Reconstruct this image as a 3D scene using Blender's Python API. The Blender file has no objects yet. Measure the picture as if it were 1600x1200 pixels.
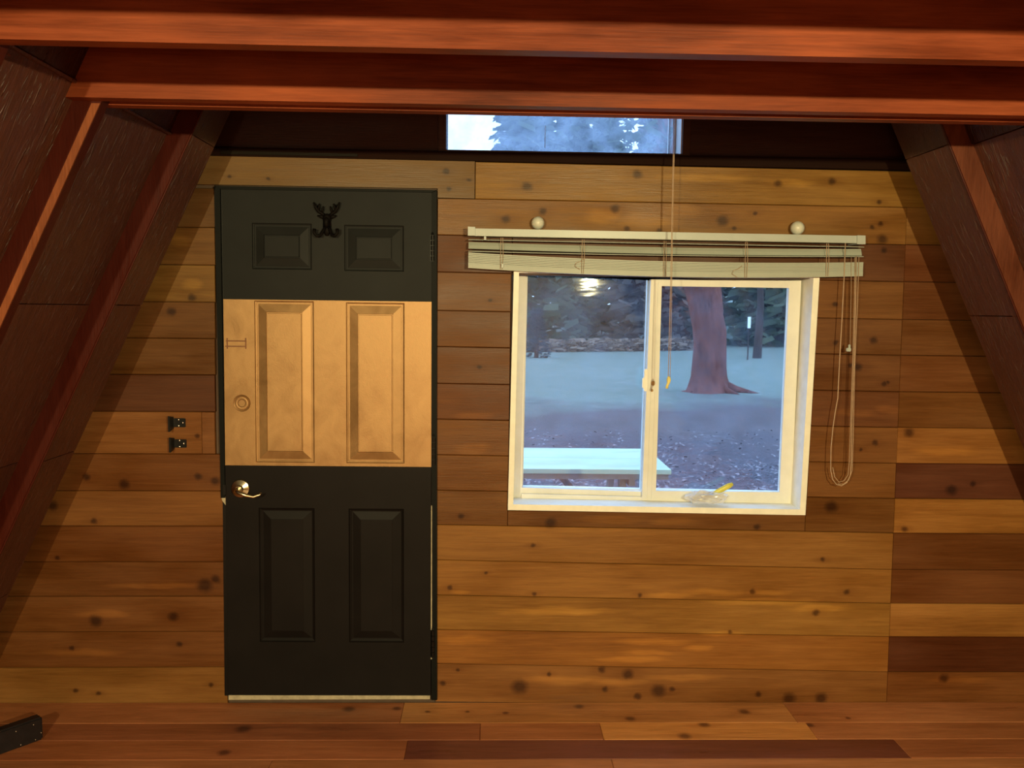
import bpy, bmesh, math, random
from mathutils import Vector, Matrix, noise
random.seed(7)
SC = bpy.context.scene
COL = SC.collection

# ------------------------------------------------------------------ camera
H = 1.59                       # eye height, the floor is z = 0, the end wall stands at y = 3.23
F = 1290.0
roll = 0.010
d = Vector(((765 - 800) / F, -(484 - 600) / F, -1.0)).normalized()
u = Vector((math.sin(roll), math.cos(roll), 0)); u = (u - d * u.dot(d)).normalized()
r = d.cross(u)
M = Matrix((r, d, u))
cam = bpy.data.cameras.new('camera'); co = bpy.data.objects.new('camera', cam); COL.objects.link(co)
co.matrix_world = Matrix.Translation((0, 0, H)) @ M.to_4x4()
cam.sensor_width = 36; cam.sensor_fit = 'HORIZONTAL'; cam.lens = 36 * F / 1600
cam.clip_start = 0.05; cam.clip_end = 400
SC.camera = co

def ray(px, py): return M @ Vector(((px - 800) / F, -(py - 600) / F, -1.0))
def W(px, py, y=3.23):         # where the sight line of a measured point meets the vertical plane y
    v = ray(px, py); return Vector((0, 0, H)) + v * (y / v.y)
def G(px, py, z=0.0):          # ... and a level plane z
    v = ray(px, py); return Vector((0, 0, H)) + v * ((z - H) / v.z)

# ------------------------------------------------------------------ world, lamps, exposure
SC.view_settings.view_transform = 'Standard'; SC.view_settings.look = 'None'
SC.view_settings.exposure = 0.0; SC.view_settings.gamma = 1.0
SC.view_settings.use_curve_mapping = False
wd = bpy.data.worlds.new('dusk sky'); SC.world = wd; wd.use_nodes = True
bg = wd.node_tree.nodes['Background']
bg.inputs[0].default_value = (0.45, 0.66, 1.0, 1); bg.inputs[1].default_value = 3.5

def lamp(name, loc, power, radius, color):
    l = bpy.data.lights.new(name, 'POINT'); l.energy = power; l.shadow_soft_size = radius; l.color = color
    o = bpy.data.objects.new(name, l); o.location = loc; COL.objects.link(o); return o
LAMP = (1.0, 0.86, 0.44)
lamp('left_lamp', (-0.95, -1.0, 1.88), 255, 0.03, LAMP)
lamp('right_lamp', (0.93, -1.0, 1.88), 390, 0.03, LAMP)
lamp('back_fill', (-0.75, -2.9, 1.0), 60, 0.22, (1.0, 0.70, 0.42))  # added fill light behind the view, lifts the dark faces

# ------------------------------------------------------------------ helpers
WL = {}
def put(name, bm, mat, parent=None, label=None, cat=None, group=None, kind=None, smooth=False, color=None):
    vs = [v.co for v in bm.verts]
    lo = Vector([min(v[i] for v in vs) for i in range(3)]); hi = Vector([max(v[i] for v in vs) for i in range(3)])
    c = (lo + hi) / 2
    if parent is None and kind != 'structure': c.z = lo.z
    for v in bm.verts: v.co = v.co - c
    me = bpy.data.meshes.new(name); bm.to_mesh(me); bm.free()
    if smooth:
        me.polygons.foreach_set('use_smooth', [True] * len(me.polygons))
    o = bpy.data.objects.new(name, me); COL.objects.link(o)
    me.materials.append(mat)
    WL[o.name] = c
    if parent is not None:
        o.parent = parent; o.location = c - WL[parent.name]
    else: o.location = c
    if color is not None: o.color = (*color, 1)
    if label: o['label'] = label
    if cat: o['category'] = cat
    if group: o['group'] = group
    if kind: o['kind'] = kind
    return o
def root(name, loc, label=None, cat=None, group=None, kind=None):
    o = bpy.data.objects.new(name, None); COL.objects.link(o); o.location = loc; o.empty_display_size = .1
    WL[o.name] = Vector(loc)
    if label: o['label'] = label
    if cat: o['category'] = cat
    if group: o['group'] = group
    if kind: o['kind'] = kind
    return o
def addf(bm, vs):
    try: bm.faces.new(vs)
    except ValueError: pass
def box(bm, x0, x1, y0, y1, z0, z1, bev=0.0):
    g = bmesh.ops.create_cube(bm, size=1)['verts']
    for v in g: v.co = Vector((x0 + (v.co.x + .5) * (x1 - x0), y0 + (v.co.y + .5) * (y1 - y0), z0 + (v.co.z + .5) * (z1 - z0)))
    if bev:
        es = list({e for v in g for e in v.link_edges})
        bmesh.ops.bevel(bm, geom=es, offset=bev, segments=2, affect='EDGES')
    return bm
def nb(): return bmesh.new()
def B(*a, **k): return box(nb(), *a, **k)
def prism(bm, front, back):          # front / back: matching loops of points (front seen counter-clockwise)
    f = [bm.verts.new(p) for p in front]; b = [bm.verts.new(p) for p in back]; n = len(f)
    addf(bm, f); addf(bm, b[::-1])
    for i in range(n): addf(bm, [f[i], b[i], b[(i + 1) % n], f[(i + 1) % n]])
    bmesh.ops.recalc_face_normals(bm, faces=bm.faces)
    return bm
def slab(bm, pts, y0, y1):           # polygon of (x,z) extruded in y
    return prism(bm, [(p[0], y0, p[1]) for p in pts], [(p[0], y1, p[1]) for p in pts])
def board(bm, pts, y0, th, c=0.0022, gap=0.0007):
    """quad board (x,z corners bl,br,tr,tl) with chamfered front edges and a hairline joint"""
    cx = sum(p[0] for p in pts) / len(pts)
    def off(g):
        out = []
        (xb, zb), (xr, zr), (xt, zt), (xl, zl) = pts
        return [(xb + g * .6, zb + g), (xr - g * .6, zr + g), (xt - g * .6, zt - g), (xl + g * .6, zl - g)]
    a = [bm.verts.new((x, y0, z)) for x, z in off(gap + c)]
    b = [bm.verts.new((x, y0 + c * 1.2, z)) for x, z in off(gap)]
    e = [bm.verts.new((x, y0 + th, z)) for x, z in off(gap)]
    addf(bm, a); addf(bm, e[::-1])
    for i in range(4):
        j = (i + 1) % 4
        addf(bm, [a[i], b[i], b[j], a[j]]); addf(bm, [b[i], e[i], e[j], b[j]])
    bmesh.ops.recalc_face_normals(bm, faces=bm.faces)
    return bm
def tube(bm, pts, rad, seg=8, flat=1.0, cap=True):
    pts = [Vector(p) for p in pts]; n = len(pts)
    rad = rad if isinstance(rad, (list, tuple)) else [rad] * n
    rings = []; ref = None
    for i, p in enumerate(pts):
        t = (pts[min(i + 1, n - 1)] - pts[max(i - 1, 0)]).normalized()
        if ref is None: ref = Vector((0, 1, 0)) if abs(t.y) < .9 else Vector((1, 0, 0))
        a = (ref - t * ref.dot(t)).normalized(); b = t.cross(a); ref = a
        rings.append([bm.verts.new(p + (a * math.cos(2 * math.pi * k / seg) * flat + b * math.sin(2 * math.pi * k / seg)) * rad[i]) for k in range(seg)])
    for i in range(n - 1):
        for k in range(seg):
            addf(bm, [rings[i][k], rings[i][(k + 1) % seg], rings[i + 1][(k + 1) % seg], rings[i + 1][k]])
    if cap: addf(bm, rings[0][::-1]); addf(bm, rings[-1])
    bmesh.ops.recalc_face_normals(bm, faces=bm.faces)
    return bm
def lathe_y(bm, c, prof, seg=24):    # prof: (radius, y) turned about the y axis through c
    rings = []
    for rr, yy in prof:
        rings.append([bm.verts.new((c[0] + rr * math.cos(2 * math.pi * k / seg), yy, c[2] + rr * math.sin(2 * math.pi * k / seg))) for k in range(seg)])
    for i in range(len(rings) - 1):
        for k in range(seg): addf(bm, [rings[i][k], rings[i][(k + 1) % seg], rings[i + 1][(k + 1) % seg], rings[i + 1][k]])
    addf(bm, rings[0]); addf(bm, rings[-1])
    bmesh.ops.recalc_face_normals(bm, faces=bm.faces)
    return bm
def ball(bm, c, rx, ry=None, rz=None, seg=12):
    g = bmesh.ops.create_uvsphere(bm, u_segments=seg, v_segments=seg // 2 + 2, radius=1)['verts']
    ry = ry or rx; rz = rz or rx
    for v in g: v.co = Vector((c[0] + v.co.x * rx, c[1] + v.co.y * ry, c[2] + v.co.z * rz))
    return bm

# ------------------------------------------------------------------ materials
def new_mat(name):
    m = bpy.data.materials.new(name); m.use_nodes = True
    nt = m.node_tree; bs = nt.nodes['Principled BSDF']
    return m, nt, bs
def N(nt, t, **k):
    n = nt.nodes.new(t)
    for a, v in k.items(): setattr(n, a, v)
    return n
def mth(nt, op, a, b=None, clamp=False):
    n = N(nt, 'ShaderNodeMath', operation=op); n.use_clamp = clamp
    for i, v in enumerate((a, b)):
        if v is None: continue
        if isinstance(v, (int, float)): n.inputs[i].default_value = v
        else: nt.links.new(v, n.inputs[i])
    return n.outputs[0]
def noise_tex(nt, vec, scale, detail=4, rough=.6, dist=0.0):
    n = N(nt, 'ShaderNodeTexNoise'); n.inputs['Scale'].default_value = scale; n.inputs['Detail'].default_value = detail
    n.inputs['Roughness'].default_value = rough; n.inputs['Distortion'].default_value = dist
    nt.links.new(vec, n.inputs['Vector']); return n.outputs['Fac']
def mapped(nt, src, sc, loc=(0, 0, 0), rot=(0, 0, 0)):
    n = N(nt, 'ShaderNodeMapping'); n.inputs['Scale'].default_value = sc; n.inputs['Location'].default_value = loc
    n.inputs['Rotation'].default_value = rot
    nt.links.new(src, n.inputs['Vector']); return n.outputs[0]
def ramp(nt, fac, a, b):
    n = N(nt, 'ShaderNodeMapRange'); n.inputs['From Min'].default_value = a; n.inputs['From Max'].default_value = b
    nt.links.new(fac, n.inputs['Value']); return n.outputs[0]
def mix(nt, fac, a, b, blend='MIX'):
    n = N(nt, 'ShaderNodeMix', data_type='RGBA', blend_type=blend)
    for s, v in ((0, fac), (6, a), (7, b)):
        if isinstance(v, (int, float)): n.inputs[s].default_value = v
        elif isinstance(v, tuple): n.inputs[s].default_value = (*v, 1)[:4]
        else: nt.links.new(v, n.inputs[s])
    return n.outputs[2]
def bump(nt, bs, h, strength, dist=0.002):
    n = N(nt, 'ShaderNodeBump'); n.inputs['Strength'].default_value = strength; n.inputs['Distance'].default_value = dist
    nt.links.new(h, n.inputs['Height']); nt.links.new(n.outputs[0], bs.inputs['Normal'])
def plain(name, col, rough=.5, metal=0.0, spec=.5, nscale=30, var=.12, bstr=0.0):
    m, nt, bs = new_mat(name)
    geo = N(nt, 'ShaderNodeNewGeometry'); f = noise_tex(nt, geo.outputs['Position'], nscale, 3)
    c = mix(nt, ramp(nt, f, .3, .7), tuple(x * (1 - var) for x in col), tuple(min(1, x * (1 + var)) for x in col))
    nt.links.new(c, bs.inputs['Base Color'])
    bs.inputs['Roughness'].default_value = rough; bs.inputs['Metallic'].default_value = metal
    bs.inputs['Specular IOR Level'].default_value = spec
    if bstr: bump(nt, bs, f, bstr)
    return m
def wood(name, color, axis='x', knots=(), pale=(), rough=.42, grain=.35, patches=.25, obj_color=False, seed=0.0, spec=.5, bstr=.25):
    """sawn board: stretched grain along one axis, broad tonal patches and the knots given as (centre, radius)"""
    m, nt, bs = new_mat(name)
    geo = N(nt, 'ShaderNodeNewGeometry'); pos = geo.outputs['Position']
    oi = N(nt, 'ShaderNodeObjectInfo')
    off = N(nt, 'ShaderNodeVectorMath', operation='MULTIPLY_ADD')
    cmb = N(nt, 'ShaderNodeCombineXYZ')
    for i in range(3): nt.links.new(oi.outputs['Random'], cmb.inputs[i])
    nt.links.new(cmb.outputs[0], off.inputs[0]); off.inputs[1].default_value = (17, 9, 13); nt.links.new(pos, off.inputs[2])
    p = off.outputs[0]
    st = {'x': (1.6, 22, 34), 'y': (34, 1.6, 34), 's': (26, 22, 3)}[axis]
    g1 = noise_tex(nt, mapped(nt, p, st, (seed, 0, 0)), 1.6, 5, .65, .6)
    g2 = noise_tex(nt, mapped(nt, p, tuple(s * 3.5 for s in st), (0, seed, 0)), 2.0, 3, .6)
    br = noise_tex(nt, mapped(nt, p, tuple(1.2 + s * .09 for s in st)), 1.3, 3, .5)
    base = color
    if obj_color: base = oi.outputs['Color']
    f = mth(nt, 'ADD', mth(nt, 'MULTIPLY', mth(nt, 'SUBTRACT', g1, .5), grain * 1.9), mth(nt, 'MULTIPLY', mth(nt, 'SUBTRACT', g2, .5), grain))
    f = mth(nt, 'ADD', f, mth(nt, 'MULTIPLY', mth(nt, 'SUBTRACT', br, .5), patches * 2))
    f = mth(nt, 'ADD', f, 1.0)
    cc = N(nt, 'ShaderNodeCombineXYZ')
    nt.links.new(f, cc.inputs[0]); nt.links.new(mth(nt, 'POWER', f, 1.2), cc.inputs[1]); nt.links.new(mth(nt, 'POWER', f, 1.35), cc.inputs[2])
    c = mix(nt, 1.0, base, cc.outputs[0], 'MULTIPLY')
    if knots:
        wob = N(nt, 'ShaderNodeTexNoise'); wob.inputs['Scale'].default_value = 45; nt.links.new(pos, wob.inputs['Vector'])
        wv = N(nt, 'ShaderNodeVectorMath', operation='MULTIPLY_ADD'); nt.links.new(wob.outputs['Color'], wv.inputs[0])
        wv.inputs[1].default_value = (.012, .0, .012); nt.links.new(pos, wv.inputs[2])
        core = None; halo = None
        for (k, rr) in knots:
            s = N(nt, 'ShaderNodeVectorMath', operation='SUBTRACT'); nt.links.new(wv.outputs[0], s.inputs[0])
            s.inputs[1].default_value = (k[0] + .006, 0 if axis == 'x' and k[1] > 3.2 else k[1], k[2] + .006)
            q = N(nt, 'ShaderNodeVectorMath', operation='MULTIPLY'); nt.links.new(s.outputs[0], q.inputs[0])
            wall = k[1] > 3.2
            q.inputs[1].default_value = (1 / (rr * 1.15), 0 if wall else 1 / rr, 1 / rr if wall else 0)
            L = N(nt, 'ShaderNodeVectorMath', operation='LENGTH'); nt.links.new(q.outputs[0], L.inputs[0])
            v = L.outputs['Value']
            core = v if core is None else mth(nt, 'MINIMUM', core, v)
            q2 = N(nt, 'ShaderNodeVectorMath', operation='MULTIPLY'); nt.links.new(s.outputs[0], q2.inputs[0])
            q2.inputs[1].default_value = (1 / (rr * 4.2), 0 if wall else 1 / (rr * 1.7), 1 / (rr * 1.7) if wall else 0)
            L2 = N(nt, 'ShaderNodeVectorMath', operation='LENGTH'); nt.links.new(q2.outputs[0], L2.inputs[0])
            halo = L2.outputs['Value'] if halo is None else mth(nt, 'MINIMUM', halo, L2.outputs['Value'])
        kc = mth(nt, 'SUBTRACT', 1.0, ramp(nt, core, .40, 1.12), clamp=True)
        kh = mth(nt, 'MULTIPLY', mth(nt, 'SUBTRACT', 1.0, ramp(nt, halo, .35, 1.0), clamp=True), .32)
        dk = mix(nt, 1.0, c, (.62, .5, .42), 'MULTIPLY')
        c = mix(nt, kh, c, dk)
        dk2 = mix(nt, 1.0, c, (.26, .22, .26), 'MULTIPLY')
        c = mix(nt, mth(nt, 'MULTIPLY', kc, .88), c, dk2)
    if pale:                                    # flame-shaped streaks of lighter sapwood, varnish glare painted in with them
        wob = N(nt, 'ShaderNodeTexNoise'); wob.inputs['Scale'].default_value = 9; nt.links.new(pos, wob.inputs['Vector'])
        wv = N(nt, 'ShaderNodeVectorMath', operation='MULTIPLY_ADD'); nt.links.new(wob.outputs['Color'], wv.inputs[0])
        wv.inputs[1].default_value = (.08, 0, .022); nt.links.new(pos, wv.inputs[2]); acc = None
        for (k, rx, rz) in pale:
            q = N(nt, 'ShaderNodeVectorMath', operation='SUBTRACT'); nt.links.new(wv.outputs[0], q.inputs[0]); q.inputs[1].default_value = (k[0] + .04, 0, k[2] + .011)
            q2 = N(nt, 'ShaderNodeVectorMath', operation='MULTIPLY'); nt.links.new(q.outputs[0], q2.inputs[0]); q2.inputs[1].default_value = (1 / rx, 0, 1 / rz)
            L = N(nt, 'ShaderNodeVectorMath', operation='LENGTH'); nt.links.new(q2.outputs[0], L.inputs[0])
            acc = L.outputs['Value'] if acc is None else mth(nt, 'MINIMUM', acc, L.outputs['Value'])
        pf = mth(nt, 'SUBTRACT', 1.0, ramp(nt, acc, .45, 1.1), clamp=True)
        c = mix(nt, mth(nt, 'MULTIPLY', pf, .8), c, mix(nt, 1.0, c, (1.55, 1.62, 1.5), 'MULTIPLY'))
    nt.links.new(c, bs.inputs['Base Color'])
    rv = mth(nt, 'ADD', mth(nt, 'MULTIPLY', g1, .20), mth(nt, 'MULTIPLY', ramp(nt, br, .40, .62), .26))
    nt.links.new(mth(nt, 'ADD', rv, rough - .20), bs.inputs['Roughness'])
    bs.inputs['Specular IOR Level'].default_value = spec
    bump(nt, bs, mth(nt, 'ADD', g2, mth(nt, 'MULTIPLY', br, 2.0)), bstr, .003)
    return m

REDWOOD = wood('red_stain', (.170, .035, .011), 'x', spec=.15, rough=.5, grain=.6, patches=1.25, bstr=.08)
REDBOARD = wood('red_stain_rafter', (.048, .0070, .0035), 's', spec=.12, rough=.42, grain=.4, patches=.3)
DARKBOARD = wood('dark_stain', (.015, .006, .004), 'x', rough=.7, grain=.3, spec=.04)
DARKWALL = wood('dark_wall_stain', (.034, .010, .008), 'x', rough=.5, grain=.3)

def panel_mat():
    m, nt, bs = new_mat('embossed_panelling')
    geo = N(nt, 'ShaderNodeNewGeometry'); pos = geo.outputs['Position']
    a = noise_tex(nt, mapped(nt, pos, (3, 26, 3), rot=(0, .45, 0)), 2.2, 5, .7, 1.4)
    b = noise_tex(nt, pos, 7, 4, .6, .8)
    scr = ramp(nt, noise_tex(nt, mapped(nt, pos, (9, 42, 5)), 1.2, 2, .5, 2.5), .60, .68)
    oi = N(nt, 'ShaderNodeObjectInfo')
    c = mix(nt, ramp(nt, a, .3, .7), (.062, .019, .012), (.100, .032, .018))
    c = mix(nt, 1.0, c, oi.outputs['Color'], 'MULTIPLY')
    nt.links.new(c, bs.inputs['Base Color'])
    bs.inputs['Roughness'].default_value = .41
    bs.inputs['Specular IOR Level'].default_value = .35
    bump(nt, bs, mth(nt, 'ADD', mth(nt, 'ADD', a, b), mth(nt, 'MULTIPLY', scr, 1.3)), .75, .005)
    return m
PANEL = panel_mat()

def glass_mat(name, dirt=0.0, tint=(.93, .97, 1.0), refl=.042):
    m = bpy.data.materials.new(name); m.use_nodes = True; nt = m.node_tree; nt.nodes.clear()
    out = N(nt, 'ShaderNodeOutputMaterial'); tr = N(nt, 'ShaderNodeBsdfTransparent'); tr.inputs[0].default_value = (*tint, 1)
    gl = N(nt, 'ShaderNodeBsdfGlossy'); gl.inputs['Roughness'].default_value = .03
    mx = N(nt, 'ShaderNodeMixShader')
    fr = N(nt, 'ShaderNodeLayerWeight'); fr.inputs['Blend'].default_value = .5
    nt.links.new(mth(nt, 'ADD', mth(nt, 'MULTIPLY', mth(nt, 'POWER', fr.outputs['Facing'], 5), .9), refl), mx.inputs[0])
    nt.links.new(tr.outputs[0], mx.inputs[1]); nt.links.new(gl.outputs[0], mx.inputs[2])
    last = mx.outputs[0]
    geo = N(nt, 'ShaderNodeNewGeometry')
    wv = noise_tex(nt, mapped(nt, geo.outputs['Position'], (3, 3, 12)), 2, 2)
    bn = N(nt, 'ShaderNodeBump'); bn.inputs['Strength'].default_value = .25; bn.inputs['Distance'].default_value = .002
    nt.links.new(wv, bn.inputs['Height']); nt.links.new(bn.outputs[0], gl.inputs['Normal'])
    if dirt:
        tl = N(nt, 'ShaderNodeBsdfTranslucent'); tl.inputs[0].default_value = (.62, .75, .95, 1)
        m2 = N(nt, 'ShaderNodeMixShader')
        nz = noise_tex(nt, geo.outputs['Position'], 9, 4)
        nt.links.new(mth(nt, 'MULTIPLY', ramp(nt, nz, .2, .8), dirt), m2.inputs[0])
        nt.links.new(last, m2.inputs[1]); nt.links.new(tl.outputs[0], m2.inputs[2]); last = m2.outputs[0]
    nt.links.new(last, out.inputs[0]); return m
GLASS = glass_mat('window_glass', .06)
GLASS2 = glass_mat('dusty_glass', .42, refl=.04)

VINYL = plain('white_vinyl', (.74, .74, .70), .45, nscale=14, var=.05)
CASING = plain('painted_casing', (.88, .87, .80), .5, nscale=20, var=.06, bstr=.1)
BLIND = plain('cream_blind', (.35, .38, .34), .45, nscale=10, var=.05)
RAIL = plain('blind_rail', (.41, .45, .44), .35, nscale=10, var=.04)
CORD = plain('cord', (.46, .32, .22), .7, nscale=60)
DOORDARK = plain('charcoal_paint', (.0115, .0120, .0120), .55, nscale=6, var=.15, bstr=.05, spec=.14)
DOORLOW = plain('dark_brown_paint', (.0085, .0068, .0068), .5, nscale=6, var=.15, bstr=.05, spec=.12)
HINGE = plain('black_steel', (.006, .0055, .0055), .4, .4)
IRON = plain('dark_iron', (.004, .0028, .0024), .65, 0, nscale=80, bstr=.3, spec=.10)
NICKEL = plain('brushed_nickel', (.72, .64, .46), .22, 1.0, nscale=50)
BALLM = plain('ivory_plastic', (.62, .62, .55), .35)
BARE = plain('bare_timber', (.42, .36, .25), .7, nscale=40, var=.2, bstr=.3)
def copper_mat():
    m, nt, bs = new_mat('copper_paint')
    geo = N(nt, 'ShaderNodeNewGeometry'); pos = geo.outputs['Position']
    a = noise_tex(nt, mapped(nt, pos, (1, 1, .8)), 11, 5, .6, .6); b = noise_tex(nt, pos, 300, 2)
    nt.links.new(mix(nt, ramp(nt, a, .3, .75), (.29, .160, .066), (.45, .268, .120)), bs.inputs['Base Color'])
    bs.inputs['Metallic'].default_value = .6
    nt.links.new(mth(nt, 'ADD', mth(nt, 'MULTIPLY', a, .25), .36), bs.inputs['Roughness'])
    bump(nt, bs, mth(nt, 'ADD', mth(nt, 'MULTIPLY', a, .6), mth(nt, 'MULTIPLY', b, .4)), .22, .004)
    return m
COPPER = copper_mat()

# ------------------------------------------------------------------ A-frame shell
S = .48                                        # run of the slope per metre of height
def xL(off, z): return -(off + S * (H - z))
def xR(off, z): return off + S * (H - z)
INL, INR = 1.252, 1.774                        # inner edges of the rafters at eye height
PNL, PNR = 1.325, 1.85                        # panelling
OUL, OUR = 1.47, 2.02                          # roof sheathing
APX_Z = H + (INL + INR) / (2 * S)
def slope_slab(bm, side, o0, o1, y0, y1, z0, z1):
    fx = xL if side == 'L' else xR
    pts = [(fx(o0, z0), z0), (fx(o1, z0), z0), (fx(o1, z1), z1), (fx(o0, z1), z1)]
    return slab(bm, pts, y0, y1)

roofL = put('wall_left', slope_slab(nb(), 'L', OUL, OUL + .05, -4.2, 3.42, -.05, 5.2), REDBOARD, kind='structure')
roofR = put('wall_right', slope_slab(nb(), 'R', OUR, OUR + .05, -4.2, 3.42, -.05, 5.2), REDBOARD, kind='structure')
bmb = slab(nb(), [(xL(OUL, 0), 0), (xR(OUR, 0), 0), (xR(OUR, 4.9), 4.9), (xL(OUL, 4.9), 4.9)], -4.2, -4.12)
put('wall_behind', bmb, wood('back_wall_wood', (.45, .32, .20), 'x'), kind='structure')

LITSTRIP = wood('lamplit_strip', (.17, .045, .014), 's', rough=.55, grain=.6, patches=.7, spec=.2)
REDLIT = wood('lamplit_rafter', (.10, .026, .011), 's', rough=.5, grain=.6, patches=.9, spec=.2)  # brighter rafter stain with lamplight put into the colour
# rafters: near the camera down to the end wall
def rafter(side, y0, y1, w_in=None, z1=5.0):
    i, p = (INL, OUL) if side == 'L' else (INR, OUR)
    return slope_slab(nb(), side, i, p - .002, y0, y1, 0.0, z1)
raf_y = [2.205, 1.752, 1.200, .57, .03, -.51, -1.05, -1.6, -2.15, -2.7, -3.3]
sides = {'L': 'left', 'R': 'right'}
for sd in 'LR':
    par = root('trim_1' if sd == 'L' else 'trim_2', ((xL if sd == 'L' else xR)(INL if sd == 'L' else INR, 0), 2.2, 0), kind='structure')
    for y in raf_y: put('rafter', rafter(sd, y, y + .038), REDBOARD, par)
    ya = 2.787 if sd == 'L' else 2.727
    # added orange strips paint lamplight along the inner arris of the two nearest rafters
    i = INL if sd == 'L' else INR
    for yr in (2.205, 1.752): put('lamplit_edge', slope_slab(nb(), sd, i - .0005, i + .021, yr - .004, yr + .0005, 0.0, 2.105), LITSTRIP, par)
    put('rafter', rafter(sd, ya, ya + .038), REDBOARD if sd == 'L' else REDLIT, par)
    put('rafter', rafter(sd, 2.970, 3.008), REDBOARD, par)
    # facing boards that box in the last pair
    i0, i1 = (INL, INL + .01) if sd == 'L' else (INR, INR + .01)
    zs = [0.0, .53, 1.06, 1.59, 2.15, 2.75, 3.4, 4.2]
    for a, b in zip(zs, zs[1:]):
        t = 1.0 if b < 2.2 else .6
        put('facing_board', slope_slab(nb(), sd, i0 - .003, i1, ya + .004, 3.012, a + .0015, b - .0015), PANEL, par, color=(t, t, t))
    put('corner_bead', tube(nb(), [((xL if sd == 'L' else xR)(i0 - .003, z), ya + .003, z) for z in (0, 1.2, 2.4, 4.2)], .0032, 6), REDBOARD, par)
# embossed panels between the rafters
for sd, wall in (('L', roofL), ('R', roofR)):
    p = PNL if sd == 'L' else PNR
    ya = 2.787 if sd == 'L' else 2.727
    ys = [ya] + raf_y[:5]
    spans = [(ys[k + 1] + .038, ys[k]) for k in range(len(ys) - 1)] + [(-4.1, raf_y[5])]
    for (y0, y1) in spans:
        for a, b in zip([0, .53, 1.06, 1.59, 2.15, 2.8, 3.6], [.53, 1.06, 1.59, 2.15, 2.8, 3.6, 4.6]):
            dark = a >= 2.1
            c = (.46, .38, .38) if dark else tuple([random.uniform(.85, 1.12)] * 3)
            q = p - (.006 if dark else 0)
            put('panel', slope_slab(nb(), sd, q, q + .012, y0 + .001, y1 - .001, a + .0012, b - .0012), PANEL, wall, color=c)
# staples and beading along the seam of the left slope
seam = root('trim_3', (xL(PNL, 2.15), 1.9, 2.15), kind='structure')
put('seam_bead', tube(nb(), [(xL(PNL, 2.15) + .008, 1.25, 2.15), (xL(PNL, 2.15) + .008, 1.750, 2.15)], .006, 6), PANEL, seam, color=(1, 1, 1))
put('seam_bead', tube(nb(), [(xL(PNL, 2.15) + .008, 1.792, 2.15), (xL(PNL, 2.15) + .008, 2.203, 2.15)], .006, 6), PANEL, seam, color=(1, 1, 1))
put('seam_bead', tube(nb(), [(xL(PNL, 2.15) + .008, 2.245, 2.15), (xL(PNL, 2.15) + .008, 2.785, 2.15)], .006, 6), PANEL, seam, color=(1, 1, 1))
STEEL = plain('staple_steel', (.7, .65, .6), .25, 1.0)
for yy, zz in ((1.55, 2.19), (1.57, 2.135), (1.86, 2.18), (1.885, 2.13), (2.52, 2.13), (1.43, 2.13)):
    x = xL(PNL, zz) + .012
    put('staple', B(x - .002, x + .002, yy - .006, yy + .006, zz - .0015, zz + .0015), STEEL, seam)

# ------------------------------------------------------------------ collar joists (paired boards that clasp the rafters)
ZJ = 2.1105
def joist(y0, y1, h=.142, inset=0.0, name='joist', label=None, m=REDWOOD):
    zb, zt = ZJ, ZJ + h
    l, r = PNL - .002, PNR - .002
    if 2.24 < y0 < 2.25: zb += .0012
    pts = [(xL(l, zb), zb), (xR(r, zb), zb), (xR(r, zt), zt), (xL(l, zt), zt)]
    return slab(nb(), pts, y0, y1)
jr = root('ceiling', (.25, 1.6, ZJ), kind='structure')
for (ya, yb) in ((2.165, 2.203), (2.245, 2.281), (1.712, 1.750), (1.139, 1.1775), (1.1785, 1.198), (.52, .558), (.60, .638), (-.02, .018), (.06, .098), (-.56, -.522), (-1.1, -1.06), (-1.65, -1.61), (-2.2, -2.16), (-2.75, -2.71)):
    jo = put('joist', joist(ya, yb), REDWOOD, jr)
# loft boards on the joists
y = -4.1; k = 0
while y < 2.28:
    y2 = min(y + .14, 2.285)
    put('loft_board', B(xL(PNL, 2.27) + .004, xR(PNR, 2.27) - .004, y + .001, y2 - .001, 2.2535, 2.2725), DARKBOARD, jr); y = y2

# ------------------------------------------------------------------ floor
base = put('floor', B(xL(OUL, 0) + .0, xR(OUR, 0) - .0, -4.2, 3.40, -.10, -.0195), DARKBOARD, kind='structure')
FK = [((x_, y_), r_) for x_, y_, r_ in ((620, 1107, 7), (668, 1112, 4), (730, 1112, 4), (790, 1114, 5), (905, 1104, 8), (985, 1123, 8), (1100, 1132, 9), (1070, 1150, 10), (1163, 1112, 9), (1265, 1133, 7), (545, 1108, 10), (380, 1139, 12), (350, 1176, 9), (830, 1088, 3), (1325, 1122, 4))]
def floor_board(x0, x1, y0, y1, tone):
    bm = nb(); c = .0018; g = .0006
    a = [bm.verts.new(p) for p in ((x0 + g + c, y0 + g + c, 0), (x1 - g - c, y0 + g + c, 0), (x1 - g - c, y1 - g - c, 0), (x0 + g + c, y1 - g - c, 0))]
    b = [bm.verts.new(p) for p in ((x0 + g, y0 + g, -c), (x1 - g, y0 + g, -c), (x1 - g, y1 - g, -c), (x0 + g, y1 - g, -c))]
    e = [bm.verts.new(p) for p in ((x0 + g, y0 + g, -.019), (x1 - g, y0 + g, -.019), (x1 - g, y1 - g, -.019), (x0 + g, y1 - g, -.019))]
    addf(bm, a); addf(bm, e[::-1])
    for i in range(4):
        j = (i + 1) % 4; addf(bm, [b[i], b[j], a[j], a[i]]); addf(bm, [e[i], e[j], b[j], b[i]])
    bmesh.ops.recalc_face_normals(bm, faces=bm.faces)
    ks = []
    for (kp, kr) in FK:
        w = G(*kp)
        if x0 < w.x < x1 and y0 < w.y < y1: ks.append(((w.x, w.y, 0), kr / 1290 * 3.4))
    m = wood('floor_wood', tone, 'x', ks, rough=.40, grain=.5, patches=.45, spec=.5)
    put('floor_board', bm, m, base)
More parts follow.
